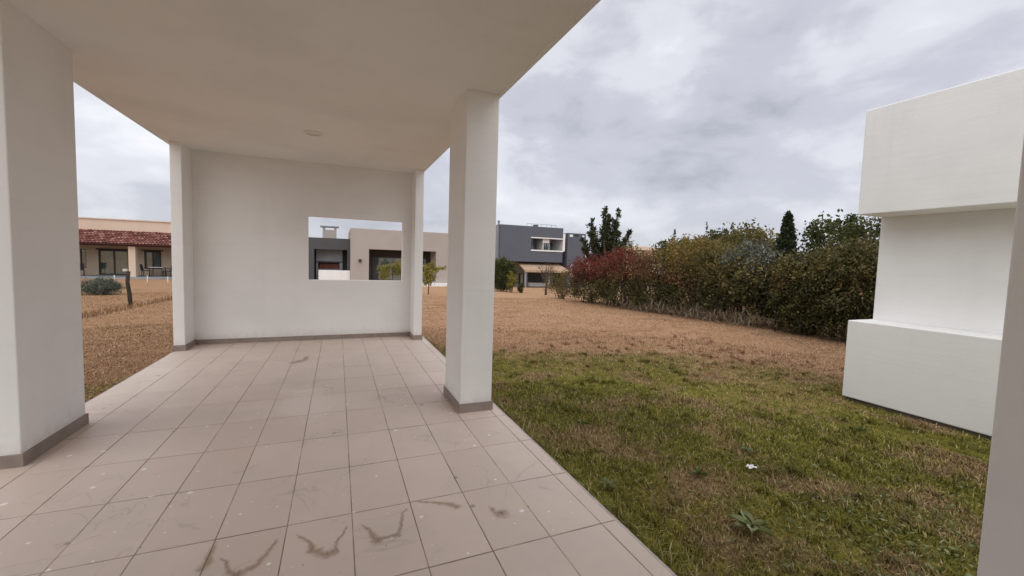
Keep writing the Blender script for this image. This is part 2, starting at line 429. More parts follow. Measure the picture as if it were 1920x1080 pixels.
M['l_greyg'] = mat_leaf('leaf_grey_green', [(0.1, (0.040, 0.048, 0.038)), (0.5, (0.10, 0.118, 0.092)), (0.9, (0.20, 0.22, 0.175))])
M['l_pine'] = mat_leaf('needle_pine', [(0.1, (0.012, 0.016, 0.009)), (0.5, (0.034, 0.044, 0.020)), (0.9, (0.090, 0.105, 0.046))])
M['l_weed'] = mat_leaf('leaf_weed', [(0.1, (0.055, 0.068, 0.016)), (0.5, (0.13, 0.15, 0.04)), (0.9, (0.34, 0.36, 0.20))], 0.85)
M['l_straw'] = mat_leaf('leaf_straw', [(0.1, (0.13, 0.095, 0.06)), (0.5, (0.26, 0.20, 0.13)), (0.9, (0.42, 0.35, 0.25))])

# ------------------------------------------------------------------ ground
def slope(X):
    t = np.clip((X - 8) / 6, 0, 1); t = t * t * (3 - 2 * t)
    return 0.019 + 0.017 * t
def terrain(X, Y):
    X = np.asarray(X, float); Y = np.asarray(Y, float)
    z = -0.10 - slope(X) * np.minimum(np.maximum(0, Y - 8), 45)
    near = np.exp(-((X - 3) ** 2 + (Y - 5) ** 2) / 400)
    z = z + near * (0.012 * np.sin(X * 1.9 + 0.6 * Y) * np.sin(Y * 1.6 - 0.8 * X) + 0.007 * np.sin(4.1 * X + 2.0) * np.sin(3.7 * Y + X))
    fx = np.exp(-((X + 5.75) / 0.22) ** 2) * np.clip((Y - 6) / 3, 0, 1)
    return z - 0.05 * fx
def T(x, y): return float(terrain(x, y))
gx = np.concatenate([[-900, -400, -180, -90, -50, -32, -24, -18], np.arange(-14, 16.01, 0.2), [18, 22, 28, 40, 60, 100, 200, 420, 900]])
gy = np.concatenate([[-300, -120, -50, -25, -14, -9], np.arange(-6, 26.01, 0.2), [28, 31, 35, 40, 46, 53, 62, 80, 120, 200, 400, 900, 1600]])
GX, GY = np.meshgrid(gx, gy)
gv = np.stack([GX, GY, terrain(GX, GY)], -1).reshape(-1, 3)
nx, ny = len(gx), len(gy)
ii = (np.arange(ny - 1)[:, None] * nx + np.arange(nx - 1)[None]).reshape(-1)
lawn = link('lawn', np_mesh('lawn', gv, np.stack([ii, ii + 1, ii + 1 + nx, ii + nx], 1), M['lawn'], smooth=True))
tag(lawn, 'lawn running from green grass by the porch to dry brown field', 'lawn', kind='structure')

# ------------------------------------------------------------------ porch floor, tile by tile
FX0, FX1, FY0, FY1 = -2.18, 1.462, -2.6, 8.06
slab = MB().prism([(FX0 + .004, FY0), (2.7, FY0), (2.7, 0.66), (FX1 - .004, 0.66), (FX1 - .004, FY1), (FX0 + .004, FY1)], -0.32, -0.0022)
floor = slab.build('porch_floor', M['grout'])
tag(floor, 'pinkish beige ceramic tile floor of the covered porch', 'floor', kind='structure')
PX, PY, GAP = 0.3225, 0.565, 0.0050
xe = [0.077 + PX * k for k in range(-6, 5)]
xe = [FX0] + xe + [FX1]
ye = [2.43 + PY * k for k in range(-8, 10)]; ye = [y for y in ye if y < 7.80] + [8.055]
def tile_mesh(w, d, key={}):
    k = (round(w, 3), round(d, 3))
    if k in key: return key[k]
    b = 0.0016; w2, d2 = w / 2 - GAP / 2, d / 2 - GAP * 0.8
    vs = [(sx * w2, sy * d2, -0.012) for sx, sy in ((-1, -1), (1, -1), (1, 1), (-1, 1))]
    vs += [(sx * w2, sy * d2, -b) for sx, sy in ((-1, -1), (1, -1), (1, 1), (-1, 1))]
    vs += [(sx * (w2 - b), sy * (d2 - b), 0) for sx, sy in ((-1, -1), (1, -1), (1, 1), (-1, 1))]
    fs = [(i, (i + 1) % 4, 4 + (i + 1) % 4, 4 + i) for i in range(4)] + [(4 + i, 4 + (i + 1) % 4, 8 + (i + 1) % 4, 8 + i) for i in range(4)] + [(8, 9, 10, 11)]
    me = bpy.data.meshes.new('tile'); me.from_pydata(vs, [], fs); me.update(); me.materials.append(M['tile'])
    key[k] = me
    return me
for i in range(len(xe) - 1):
    for j in range(len(ye) - 1):
        if xe[i + 1] < -1.95 and False: continue
        o = link('tile', tile_mesh(xe[i + 1] - xe[i], ye[j + 1] - ye[j]), floor)
        o.location = ((xe[i] + xe[i + 1]) / 2, (ye[j] + ye[j + 1]) / 2, random.uniform(-0.0009, 0.0006))
        o.rotation_euler = (random.uniform(-1, 1) * 0.0016, random.uniform(-1, 1) * 0.0022, random.uniform(-1, 1) * 0.0015)
for i in range(3):      # the side wing of the floor, out to the house
    for j in range(6):
        x0 = FX1 + 0.005 + i * PX
        y1 = 0.655 - j * PY
        if y1 - PY < FY0: continue
        o = link('tile', tile_mesh(PX, PY), floor)
        o.location = (x0 + PX / 2, y1 - PY / 2, random.uniform(-0.0009, 0.0006))
# pale cement nosing along the open edges of the slab
for (x0, x1, y0, y1) in ((FX1 - 0.003, FX1 + 0.022, 0.67, 8.06), (FX0 - 0.022, FX0 + 0.003, FY0, 8.06)):
    MB().box(x0, x1, y0, y1, -0.30, -0.006).build('slab_edge', M['cement'], floor, 0.006)

# dried mud marks left by puddles in the near tiles
def stain(pts, widths, name='mud_stain'):
    pts = [Vector((p[0], p[1], 0)) for p in pts]
    P, W = [], []
    for i in range(len(pts) - 1):
        for k in range(6):
            u = k / 6; P.append(pts[i].lerp(pts[i + 1], u)); W.append(widths[i] * (1 - u) + widths[i + 1] * u)
    P.append(pts[-1]); W.append(widths[-1])
    vs, fs, at = [], [], []
    for i, p in enumerate(P):
        t = (P[min(i + 1, len(P) - 1)] - P[max(i - 1, 0)]).normalized(); n = Vector((-t.y, t.x, 0))
        p = p + n * random.uniform(-0.004, 0.004)
        w = W[i] * 2.4 * random.uniform(0.75, 1.25)
        for s in (-1, -0.5, 0, 0.5, 1): vs.append(p + n * w * s + Vector((0, 0, 0.0013)))
        if i:
            b = len(vs) - 10
            for q in range(4): fs.append((b + q, b + q + 1, b + q + 6, b + q + 5))
    me = bpy.data.meshes.new(name); me.from_pydata([tuple(v) for v in vs], [], fs); me.update()
    a = me.attributes.new('rnd', 'FLOAT', 'POINT')
    for i in range(len(vs)):
        e = min(1.0, min(i // 5, len(P) - 1 - i // 5) / 2.0)
        a.data[i].value = (0.0, 0.55, 1.0, 0.55, 0.0)[i % 5] * (0.25 + 0.75 * e)
    me.materials.append(M['stain'])
    return link(name, me, floor)
STAINS = [
   ([(-0.197, 2.338), (-0.122, 2.234), (-0.111, 2.178), (-0.052, 2.117), (-0.004, 2.129), (0.013, 2.133)], [.006, .008, .014, .022, .020, .012]),
   ([(-0.004, 2.129), (-0.005, 2.191), (0.021, 2.242), (0.055, 2.323)], [.010, .007, .005, .004]),
   ([(-0.150, 2.168), (-0.105, 2.175)], [.008, .014]),
   ([(0.115, 2.313), (0.158, 2.237), (0.187, 2.137), (0.225, 2.150), (0.291, 2.148), (0.310, 2.138)], [.005, .008, .018, .009, .010, .012]),
   ([(0.291, 2.148), (0.316, 2.203), (0.344, 2.332), (0.380, 2.373)], [.010, .007, .006, .004]),
   ([(0.428, 2.428), (0.529, 2.377), (0.628, 2.320), (0.666, 2.264)], [.005, .009, .016, .018]),
   ([(0.826, 2.241), (0.844, 2.152), (0.875, 2.127), (0.909, 2.169)], [.005, .016, .026, .014]),
   ([(-0.520, 2.275), (-0.477, 2.222), (-0.455, 2.151), (-0.414, 2.114), (-0.348, 2.156), (-0.310, 2.237), (-0.276, 2.339)], [.004, .006, .010, .016, .012, .008, .005]),
   ([(-0.561, 2.411), (-0.561, 2.272), (-0.569, 2.176)], [.008, .014, .016]),
   ([(-0.60, 6.15), (-0.42, 6.35), (-0.40, 6.6)], [.05, .03, .02]),
]

for pts, ws in STAINS: stain(pts, ws)

# ------------------------------------------------------------------ the porch itself
CZ = 2.99
porch = thing('covered_porch', 'white plastered porch with flat roof, columns and back wall with serving opening', 'porch', (0, 4, 0))
roof_poly = [(-2.26, -1.7), (2.62, -1.7), (2.62, 0.95), (1.41, 0.95), (1.41, 8.08), (-2.26, 8.08)]
roof = MB().prism(roof_poly, CZ, 3.30).build('roof_slab', M['white'], porch, 0.008)
MB().box(1.375, 1.408, 0.98, 8.06, CZ - 0.012, CZ + 0.01).build('drip_edge', M['white'], roof, 0.004)
MB().box(-2.258, -2.225, -1.68, 8.06, CZ - 0.012, CZ + 0.01).build('drip_edge', M['white'], roof, 0.004)
bw = MB().grid_wall([-2.055, -0.467, 1.095, 1.24], [-0.004, 1.028, 2.107, CZ + 0.004], {(1, 1)}, 7.84, 8.0).build('back_wall', M['white'], porch)
MB().box(-2.054, 1.239, 7.828, 7.842, -0.003, 0.075).build('skirting', M['skirting'], bw, 0.003)
def pier(name, x0, x1, y0, y1, sk=0.085, top=CZ + 0.004):
    o = MB().box(x0, x1, y0, y1, -0.004, top).build(name, M['white'], porch, 0.009, 3)
    t = 0.013
    MB().box(x0 - t, x1 + t, y0 - t, y0 + 0.002, -0.003, sk).build('skirting', M['skirting'], o, 0.003)
    MB().box(x0 - t, x0 + 0.002, y0 + 0.003, y1 + t, -0.003, sk).build('skirting', M['skirting'], o, 0.003)
    MB().box(x1 - 0.002, x1 + t, y0 + 0.003, y1 + t, -0.003, sk).build('skirting', M['skirting'], o, 0.003)
    return o
pier('column', -2.20, -1.922, 3.70, 4.46)                 # near left
pier('column', 1.07, 1.386, 3.745, 4.345)                 # right, in the middle of the view
pier('column', 2.0, 2.42, 0.10, 0.628)                    # close by on the right
pier('wing_wall', -2.195, -2.056, 7.385, 8.004)
pier('wing_wall', 1.241, 1.386, 7.43, 8.004)

lamp = thing('ceiling_light', 'round flush ceiling light, switched off, on the porch ceiling', 'ceiling light', (-0.29, 5.95, CZ))
def disc(cx, cy, r0, r1, z0, z1, seg=32):
    b = MB(); vs = []
    for r, z in ((r1, z1), (r1, z0), (r0, z0), (r0, z0 + 0.006)):
        vs += [(cx + r * math.cos(2 * math.pi * k / seg), cy + r * math.sin(2 * math.pi * k / seg), z) for k in range(seg)]
    fs = [(q * seg + k, q * seg + (k + 1) % seg, (q + 1) * seg + (k + 1) % seg, (q + 1) * seg + k) for q in range(3) for k in range(seg)]
    return b.add(vs, fs)
disc(-0.29, 5.95, 0.085, 0.112, CZ - 0.014, CZ + 0.002).build('trim_ring', M['lamp_trim'], lamp)
b = MB(); b.add([(-0.29 + 0.086 * math.cos(2 * math.pi * k / 32), 5.95 + 0.086 * math.sin(2 * math.pi * k / 32), CZ - 0.006) for k in range(32)], [tuple(range(31, -1, -1))]); b.build('diffuser', M['lamp_diff'], lamp)

# unseen house behind and beside the viewer, its walls added to shade the porch
home = thing('unseen_house', 'unseen white house walls with glazed doors, added to shade the porch', 'house', (0, -2, 0))
hwall = MB().grid_wall([-2.26, -1.9, 0.1, 0.4], [-0.3, 0.05, 2.15, 3.28], {(1, 1)}, -1.95, -1.705).build('wall', M['white'], home)
MB().box(-2.26, -2.06, -1.703, 1.25, -0.004, CZ - 0.002).build('side_wall', M['white'], home)  # return wall added out of view to darken the near right column
for k in range(2):
    d = MB().grid_wall([-1.9 + k, -1.83 + k, -0.97 + k, -0.9 + k], [0.05, 0.13, 2.07, 2.15], {(1, 1)}, -1.86, -1.80).build('glass_door', M['black'], home)
    MB().box(-1.828 + k, -0.972 + k, -1.84, -1.83, 0.132, 2.068).build('pane', M['glass'], d)
MB().box(-2.26, 0.4, -4.2, -4.0, -0.3, 3.28).build('rear_wall', M['cream_dark'], home)
MB().box(-2.26, 0.4, -4.0, -1.951, 3.0, 3.28).build('roof', M['white'], home)

# ------------------------------------------------------------------ white masonry barbecue on the right
bbq = thing('barbecue_chimney', 'tall white masonry barbecue block with overhanging hood standing on the grass', 'barbecue', (6.3, 2.0, -0.1))
MB().box(5.65, 7.3, 0.55, 3.03, -0.055, 0.868).build('base_block', M['white_out'], bbq, 0.012, 3)
MB().box(6.10, 7.29, 0.60, 3.004, 0.866, 2.12).build('firebox_wall', M['white_out'], bbq, 0.010, 3)
MB().box(5.65, 7.3, 0.55, 3.018, 2.116, 3.317).build('chimney_hood', M['white_out'], bbq, 0.012, 3)
MB().box(5.685, 7.26, 0.58, 2.995, -0.35, -0.054).build('foundation', M['foundation'], bbq)

# ------------------------------------------------------------------ neighbouring houses
def window(parent, x0, x1, z0, z1, y, panes, fr, ft=0.06, name='window', curtain=None):
    """frame set in a wall opening; one glass pane per light"""
    xs = [x0]; w = (x1 - x0 - ft * (panes + 1)) / panes
    for k in range(panes):
        xs += [x0 + ft + k * (w + ft), x0 + ft + k * (w + ft) + w]
    xs.append(x1)
    holes = {(1 + 2 * k, 1) for k in range(panes)}
    f = MB().grid_wall(xs, [z0, z0 + ft, z1 - ft, z1], holes, y, y + 0.07).build(name, fr, parent)
    for k in range(panes):
        a = xs[1 + 2 * k]
        MB().box(a + 0.002, a + w - 0.002, y + 0.03, y + 0.036, z0 + ft + 0.002, z1 - ft - 0.002).build('pane', M['glass'], f)
        if curtain:
            n = max(4, int(w / 0.12)); vs, fs = [], []
            for i in range(n * 2 + 1):
                xx = a + 0.01 + (w - 0.02) * i / (n * 2); yy = y + 0.082 + 0.012 * (1 if i % 2 else -1)
                vs += [(xx, yy, z0 + ft), (xx, yy, z1 - ft)]
                if i: fs.append((2 * i - 2, 2 * i, 2 * i + 1, 2 * i - 1))
            MB().add(vs, fs).build('curtain', curtain, f)
    return f

# --- house on the left: cream walls, clay-tiled veranda
lh = thing('tiled_veranda_house', 'cream single-storey house with red clay-tiled veranda beyond the left field', 'house', (-15, 42, -0.8))
xs = [-24, -21.0, -20.0, -18.1, -17.75, -17.04, -15.2, -14.24, -13.15, -8.0]
zs = [-0.95, -0.56, -0.05, 1.38, 3.72]
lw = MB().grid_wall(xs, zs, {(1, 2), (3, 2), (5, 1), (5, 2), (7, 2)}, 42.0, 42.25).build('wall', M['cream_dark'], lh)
MB().box(-24.1, -7.9, 41.90, 42.35, 3.72, 3.80).build('parapet_cap', M['cream'], lh)
MB().box(-24.0, -8.0, 41.985, 42.0, 2.62, 3.72).build('parapet_band', M['cream'], lh)
MB().box(-24.0, -8.0, 42.25, 50.0, -0.95, 3.60).build('rear_body', M['cream_dark'], lh)
MB().box(-20.95, -20.05, 42.2, 42.24, -0.04, 1.37).build('dark_interior', M['black'], lh)
window(lh, -21.0, -20.0, -0.05, 1.38, 42.06, 2, M['black'], 0.07, 'window', M['curtain'])
window(lh, -18.1, -17.75, -0.05, 1.38, 42.06, 1, M['black'], 0.05, 'window', M['curtain'])
window(lh, -17.04, -15.2, -0.56, 1.38, 42.06, 2, M['black'], 0.10, 'sliding_door', M['curtain'])
window(lh, -14.24, -13.15, -0.05, 1.38, 42.06, 2, M['black'], 0.11, 'window', M['curtain'])
for a, b_, c in ((-17.16, -15.08, 1.38), (-14.40, -12.99, 1.38)):
    MB().box(a, b_, 41.94, 41.998, c, c + 0.10).build('lintel', M['dkwood'], lh)
for px in (-22.7, -18.52, -14.33, -10.15):
    MB().box(px, px + 0.42, 39.5, 39.9, -0.62, 1.70).build('pillar', M['cream'], lh, 0.02)
MB().box(-24.1, -7.9, 39.46, 39.66, 1.70, 1.86).build('eave_beam', M['beam'], lh)
for k in range(27):
    x = -23.7 + k * 0.6
    MB().tube([(x, 39.25, 1.78), (x, 41.98, 2.70)], 0.05, 5).build('rafter', M['beam'], lh)
# barrel tiles: cover courses laid up the slope
tv, tf, ta = [], [], []
s0, s1 = Vector((0, 39.10, 1.80)), Vector((0, 41.98, 2.84))
NR, pitch = 8, 0.20
for c in range(int(16.2 / pitch)):
    xc = -24.1 + c * pitch + 0.1
    for r in range(NR):
        a = s0.lerp(s1, r / NR); bq = s0.lerp(s1, (r + 1.12) / NR)
        jx = random.uniform(-0.012, 0.012); jz = random.uniform(-0.008, 0.012)
        b0 = len(tv); col_r = random.random()
        for (q, rad, dz) in ((a, 0.105, 0.035), (bq, 0.082, 0.0)):
            for k in range(6):
                an = math.pi * k / 5
                tv.append((xc + jx + rad * math.cos(an), q.y, q.z + dz + jz + rad * math.sin(an)))
        for k in range(5):
            tf.append((b0 + k, b0 + 6 + k, b0 + 7 + k, b0 + k + 1)); ta.append(col_r)
        for k in range(5): pass
rt_me = np_mesh('roof_tiles', np.array(tv), np.array(tf), M['clay'], np.array(ta))
ro = link('roof_tiles', rt_me, lh); ro['kind'] = 'stuff'
MB().add([(-24.1, 39.12, 1.80), (-7.9, 39.12, 1.80), (-7.9, 41.99, 2.83), (-24.1, 41.99, 2.83), (-24.1, 39.12, 1.87), (-7.9, 39.12, 1.87), (-7.9, 41.99, 2.88), (-24.1, 41.99, 2.88)],
         [(3, 2, 1, 0), (4, 5, 6, 7), (0, 1, 5, 4), (2, 3, 7, 6), (1, 2, 6, 5), (3, 0, 4, 7)]).build('roof_deck', M['beam'], lh)
MB().box(-24.0, -8.0, 39.2, 41.99, -0.95, -0.57).build('veranda_slab', M['midgrey'], lh, 0.02)
MB().box(-16.35, -12.2, 38.7, 39.199, -0.95, -0.63).build('front_step', M['midgrey'], lh, 0.02)

def garden_chair(loc, rz, label):
    t = thing('garden_chair', label, 'chair', loc, 'chairs on the tiled veranda')
    t.rotation_euler = (0, 0, rz)
    def part(n, f):
        b = MB(); f(b); o = b.build(n, M['black']); o.parent = t; return o
    part('seat', lambda b: b.box(-.26, .26, -.26, .26, .40, .45))
    part('backrest', lambda b: b.add([(-.26, .22, .46), (.26, .22, .46), (.26, .27, .46), (-.26, .27, .46), (-.26, .30, .92), (.26, .30, .92), (.26, .35, .92), (-.26, .35, .92)], [(0, 1, 5, 4), (2, 3, 7, 6), (1, 2, 6, 5), (3, 0, 4, 7), (4, 5, 6, 7), (3, 2, 1, 0)]))
    for sx in (-1, 1):
        for sy in (-1, 1): part('leg', lambda b: b.tube([(sx * .23, sy * .23, 0), (sx * .22, sy * .22, .40)], .022, 6))
        part('armrest', lambda b: b.box(sx * .26 - .03, sx * .26 + .03, -.25, .25, .62, .65))
    return t
garden_chair((-17.6, 40.7, -0.57), R(200), 'dark garden chair alone at the left end of the tiled veranda')
garden_chair((-13.75, 40.9, -0.57), R(95), 'dark garden chair nearest the cream pillar on the tiled veranda')
garden_chair((-12.35, 40.8, -0.57), R(-95), 'dark garden chair right of the pale-topped table on the veranda')
gt = thing('garden_table', 'dark garden table with pale top on the tiled veranda', 'table', (-13.05, 40.85, -0.57))
MB().box(-13.50, -12.60, 40.45, 41.25, 0.11, 0.15).build('table_top', M['whitepaint'], gt, 0.01)
for sx in (-13.44, -12.66):
    for sy in (40.51, 41.19): MB().tube([(sx, sy, -0.57), (sx, sy, 0.11)], 0.03, 6).build('leg', M['black'], gt)

# --- house straight behind the serving opening
bh = thing('taupe_flat_roof_house', 'taupe flat-roofed house with barbecue gallery seen through the porch opening', 'house', (3, 31, -0.5))
MB().grid_wall([0.78, 1.95, 6.55, 9.6], [-0.9, -0.22, 1.97, 3.34], {(1, 1)}, 30.0, 30.25).build('front_wall', M['taupe'], bh, 0.015)
MB().box(0.78, 1.03, 30.25, 37.0, -0.9, 3.335).build('side_wall', M['taupe'], bh)
MB().box(9.35, 9.6, 30.25, 37.0, -0.9, 3.335).build('side_wall', M['taupe'], bh)
MB().box(1.03, 9.35, 30.25, 37.0, 3.0, 3.2).build('roof', M['taupe'], bh)
MB().box(1.031, 9.349, 30.251, 32.4, 1.99, 2.12).build('gallery_ceiling', M['dkwood'], bh)
MB().box(1.031, 9.349, 30.251, 32.4, -0.9, -0.24).build('gallery_floor', M['cement'], bh)
MB().box(1.04, 1.95, 30.252, 32.0, -0.239, 1.989).build('gallery_pier', M['taupe'], bh)
MB().box(6.55, 9.34, 30.252, 32.0, -0.239, 1.989).build('gallery_pier', M['taupe'], bh)
MB().grid_wall([1.951, 2.35, 6.2, 6.549], [-0.239, -0.2, 1.42, 1.989], {(1, 1)}, 32.0, 32.15).build('inner_wall', M['dkwood'], bh)
window(bh, 2.35, 6.2, -0.2, 1.42, 32.04, 3, M['midgrey'], 0.08, 'glass_door', M['curtain'])
MB().box(2.36, 2.75, 31.94, 31.999, -0.19, 1.41).build('shutter', M['dkgrey'], bh)
sc = MB().box(1.30, 1.46, 29.86, 29.999, 1.08, 1.28).build('wall_lamp', M['black'], bh)
MB().box(1.33, 1.43, 29.89, 29.97, 1.06, 1.079).build('lamp_lens', M['whitepaint'], sc)
MB().box(1.9, 9.6, 29.4, 29.999, -0.9, -0.30).build('front_step', M['counter'], bh, 0.02)
# barbecue gallery, set back and dark grey
MB().grid_wall([-5.2, -1.72, -1.47, 0.60, 0.779], [-0.9, 1.87, 2.64], {(2, 0)}, 31.0, 31.25).build('gallery_wall', M['dkgrey'], bh, 0.01)
MB().box(-5.2, 0.779, 31.251, 34.0, 2.45, 2.63).build('gallery_roof', M['dkgrey'], bh)
MB().box(-1.72, 0.779, 32.6, 32.8, -0.9, 2.449).build('gallery_back', M['dkgrey'], bh)
MB().box(-1.75, -1.72, 31.251, 32.6, -0.9, 2.449).build('gallery_side', M['dkgrey'], bh)
gr = MB().grid_wall([-1.40, -1.28, 0.10, 0.30], [-0.9, 0.50, 0.98, 2.2], {(1, 1)}, 32.1, 32.25).build('grill_breast', M['midgrey'], bh)
MB().box(-1.40, 0.30, 32.02, 32.098, 1.0, 1.05).build('mantel', M['dkgrey'], gr)
for r in range(4):
    for k in range(6):
        x = -1.28 + k * 0.235 + (0.11 if r % 2 else 0)
        MB().box(x, min(x + 0.222, 0.10), 32.42, 32.5, 0.50 + r * 0.095, 0.585 + r * 0.095).build('brick', M['brick'], gr)
MB().box(-1.27, 0.09, 32.12, 32.4, 0.505, 0.56).build('hearth', M['brick'], gr)
MB().box(-1.18, 0.775, 30.30, 30.95, -0.5, 0.47).build('serving_counter', M['counter'], bh, 0.02)
ch = MB().box(-1.02, -0.10, 33.0, 33.7, 2.63, 3.30).build('chimney', M['taupe'], bh)
for (a, c) in ((-1.02, -0.86), (-0.26, -0.10)):
    MB().box(a, c, 33.0, 33.7, 3.30, 3.50).build('chimney_pier', M['taupe'], ch)
MB().box(-1.18, 0.06, 32.9, 33.8, 3.50, 3.58).build('chimney_cap', M['midgrey'], ch)

# --- grey two-storey house
gh = thing('slate_grey_house', 'slate grey two-storey house with balcony recess and tan awning behind the red shrub', 'house', (19, 40, -1.3))
MB().grid_wall([15.3, 18.83, 22.60], [1.45, 2.66, 4.02, 5.18], {(1, 1)}, 40.0, 40.3).build('upper_wall', M['slate'], gh, 0.01)
MB().box(15.3, 15.6, 40.3, 47.0, 1.45, 5.17).build('side_wall', M['slate'], gh)
MB().box(15.0, 15.298, 40.4, 47.0, 1.30, 5.05).build('side_bay', M['midgrey'], gh)
MB().box(15.6, 22.6, 40.301, 47.0, 4.85, 5.10).build('roof', M['slate'], gh)
MB().box(15.6, 22.6, 40.301, 47.0, 1.46, 2.65).build('floor_deck', M['midgrey'], gh)
MB().box(15.6, 22.58, 42.2, 42.4, 2.651, 4.849).build('balcony_back', M['midgrey'], gh)
MB().box(18.75, 22.66, 39.93, 39.999, 2.60, 2.74).build('balcony_sill', M['whitepaint'], gh)
MB().box(18.75, 22.66, 39.93, 39.999, 3.95, 4.06).build('balcony_head', M['whitepaint'], gh)
MB().box(20.32, 21.1, 40.31, 41.9, 2.66, 4.84).build('balcony_pier', M['whitepaint'], gh)
window(gh, 18.95, 20.0, 2.66, 3.95, 42.1, 2, M['whitepaint'], 0.1, 'window', M['curtain'])
window(gh, 21.3, 22.4, 2.66, 3.6, 42.1, 2, M['black'], 0.08, 'balcony_door', M['curtain'])
window(gh, 20.42, 21.0, 2.80, 3.5, 40.23, 2, M['black'], 0.06, 'window', M['curtain'])
MB().box(15.3, 22.6, 42.0, 47.0, -1.8, 1.449).build('lower_body', M['midgrey'], gh)
window(gh, 18.3, 18.95, -1.2, 0.15, 41.9, 1, M['black'], 0.08, 'door')
MB().box(19.5, 21.9, 41.88, 41.998, -1.1, 0.26).build('awning_dark_sheet', M['black'], gh)  # black sheet for the dark area under the awning
MB().box(19.4, 21.6, 41.2, 41.87, -1.25, -0.85).build('planter_wall', M['whitepaint'], gh)
MB().add([(17.3, 38.1, 0.50), (22.6, 38.1, 0.50), (22.6, 41.999, 1.44), (17.9, 41.999, 1.44), (17.3, 38.1, 0.60), (22.6, 38.1, 0.60), (22.6, 41.999, 1.54), (17.9, 41.999, 1.54)],
         [(3, 2, 1, 0), (4, 5, 6, 7), (0, 1, 5, 4), (2, 3, 7, 6), (1, 2, 6, 5), (3, 0, 4, 7)]).build('awning_roof', M['timber_tan'], gh)
MB().box(17.3, 22.6, 38.02, 38.098, 0.40, 0.62).build('awning_fascia', M['timber_tan'], gh)
for px in (17.35, 20.0, 22.4): MB().box(px, px + 0.16, 38.12, 38.28, -1.7, 0.52).build('awning_post', M['midgrey'], gh)
MB().box(22.62, 22.9, 40.05, 44.0, 2.7, 4.6).build('chimney_flank', M['whitepaint'], gh)
MB().box(23.2, 25.5, 40.0, 45.0, -1.8, 4.72).build('stair_tower', M['slate'], gh, 0.01)
for (a, c, z0, z1) in ((23.42, 23.78, 4.30, 4.55), (25.0, 25.25, 4.35, 4.52)):
    MB().box(a, c, 39.95, 39.999, z0, z1).build('vent', M['whitepaint'], gh)
MB().box(24.0, 24.5, 39.95, 39.999, 4.42, 4.60).build('vent', M['black'], gh)
window(gh, 23.62, 24.6, -0.10, 1.27, 39.9, 1, M['whitepaint'], 0.2, 'window')
MB().box(23.75, 24.47, 39.985, 39.998, 0.05, 1.12).build('blind', M['black'], gh)
vp = MB().tube([(15.45, 41, 5.1), (15.45, 41, 5.55)], 0.10, 8).build('vent_pipe', M['midgrey'], gh)
MB().tube([(15.45, 41, 5.55), (15.45, 41, 5.66)], [0.2, 0.05], 8).build('cowl', M['midgrey'], vp)
MB().box(19.4, 19.8, 40.5, 41, 5.10, 5.42).build('roof_vent', M['slate'], gh)
rl = MB()
for x in np.linspace(18.9, 22.5, 7): rl.tube([(x, 41.5, 5.1), (x, 41.5, 5.58)], 0.02, 5)
rl.tube([(18.9, 41.5, 5.58), (22.5, 41.5, 5.58)], 0.02, 5)
rl.build('roof_railing', M['wire'], gh)

# --- low roof showing over the hedge
fh = thing('distant_tan_house', 'low tan house whose roof shows above the red and yellow shrubs', 'house', (31, 38, -1))
MB().box(29.5, 33.4, 36, 42, -2.0, 3.05).build('wall', M['cream'], fh)
MB().add([(29.1, 35.5, 3.05), (33.8, 35.5, 3.05), (33.8, 42.4, 3.05), (29.1, 42.4, 3.05), (30.3, 38, 3.55), (32.6, 38, 3.55), (32.6, 40, 3.55), (30.3, 40, 3.55)],
         [(3, 2, 1, 0), (4, 5, 6, 7), (0, 1, 5, 4), (2, 3, 7, 6), (1, 2, 6, 5), (3, 0, 4, 7)]).build('roof', M['timber_tan'], fh)

# --- boundary post and stakes in the left field
z = T(-5.87, 16.18)
po = thing('fence_post', 'dark weathered wooden post with a pale cap in the left field', 'post', (-5.87, 16.18, z))
MB().tube([(-5.84, 16.18, z - 0.2), (-5.86, 16.18, z + 0.35), (-5.90, 16.17, z + 0.75), (-5.88, 16.18, z + 1.08)], [0.062, 0.055, 0.05, 0.055], 9).build('shaft', M['post'], po)
MB().box(-6.0, -5.9, 16.13, 16.23, z + 1.075, z + 1.15).build('cap', M['stake'], po, 0.01)
for i, (x, y, h) in enumerate(((-11.13, 29.0, 0.55), (-9.75, 29.1, 0.55), (-8.9, 29.3, 0.5))):
    z = T(x, y)
    lab = ('thin pale stake nearest the grey-green bush', 'thin pale stake just right of the dark post', 'thin pale stake farthest right, near the porch wall')[i]
    s = thing('garden_stake', lab, 'stake', (x, y, z), 'stakes in front of the tiled house')
    MB().tube([(x, y, z - 0.1), (x, y, z + h)], 0.025, 6).build('shaft', M['stake'], s)

# --- wire fence along the foot of the hedge
wf = thing('wire_fence', 'low dark wire fence with thin posts along the foot of the hedge', 'fence', (10.02, 11, T(10.02, 11)))
fy = [5.2 + 1.75 * k for k in range(8)]
for y in fy: MB().tube([(10.02, y, T(10.02, y) - 0.1), (10.02 + random.uniform(-.03, .03), y, T(10.02, y) + 0.95)], 0.020, 6).build('post', M['post'], wf)
for h in (0.3, 0.6, 0.9):
    MB().tube([(10.02, y, T(10.02, y) + h - (0.012 if i % 2 else 0)) for i, y in enumerate(fy)], 0.0028, 4).build('wire', M['wire'], wf)

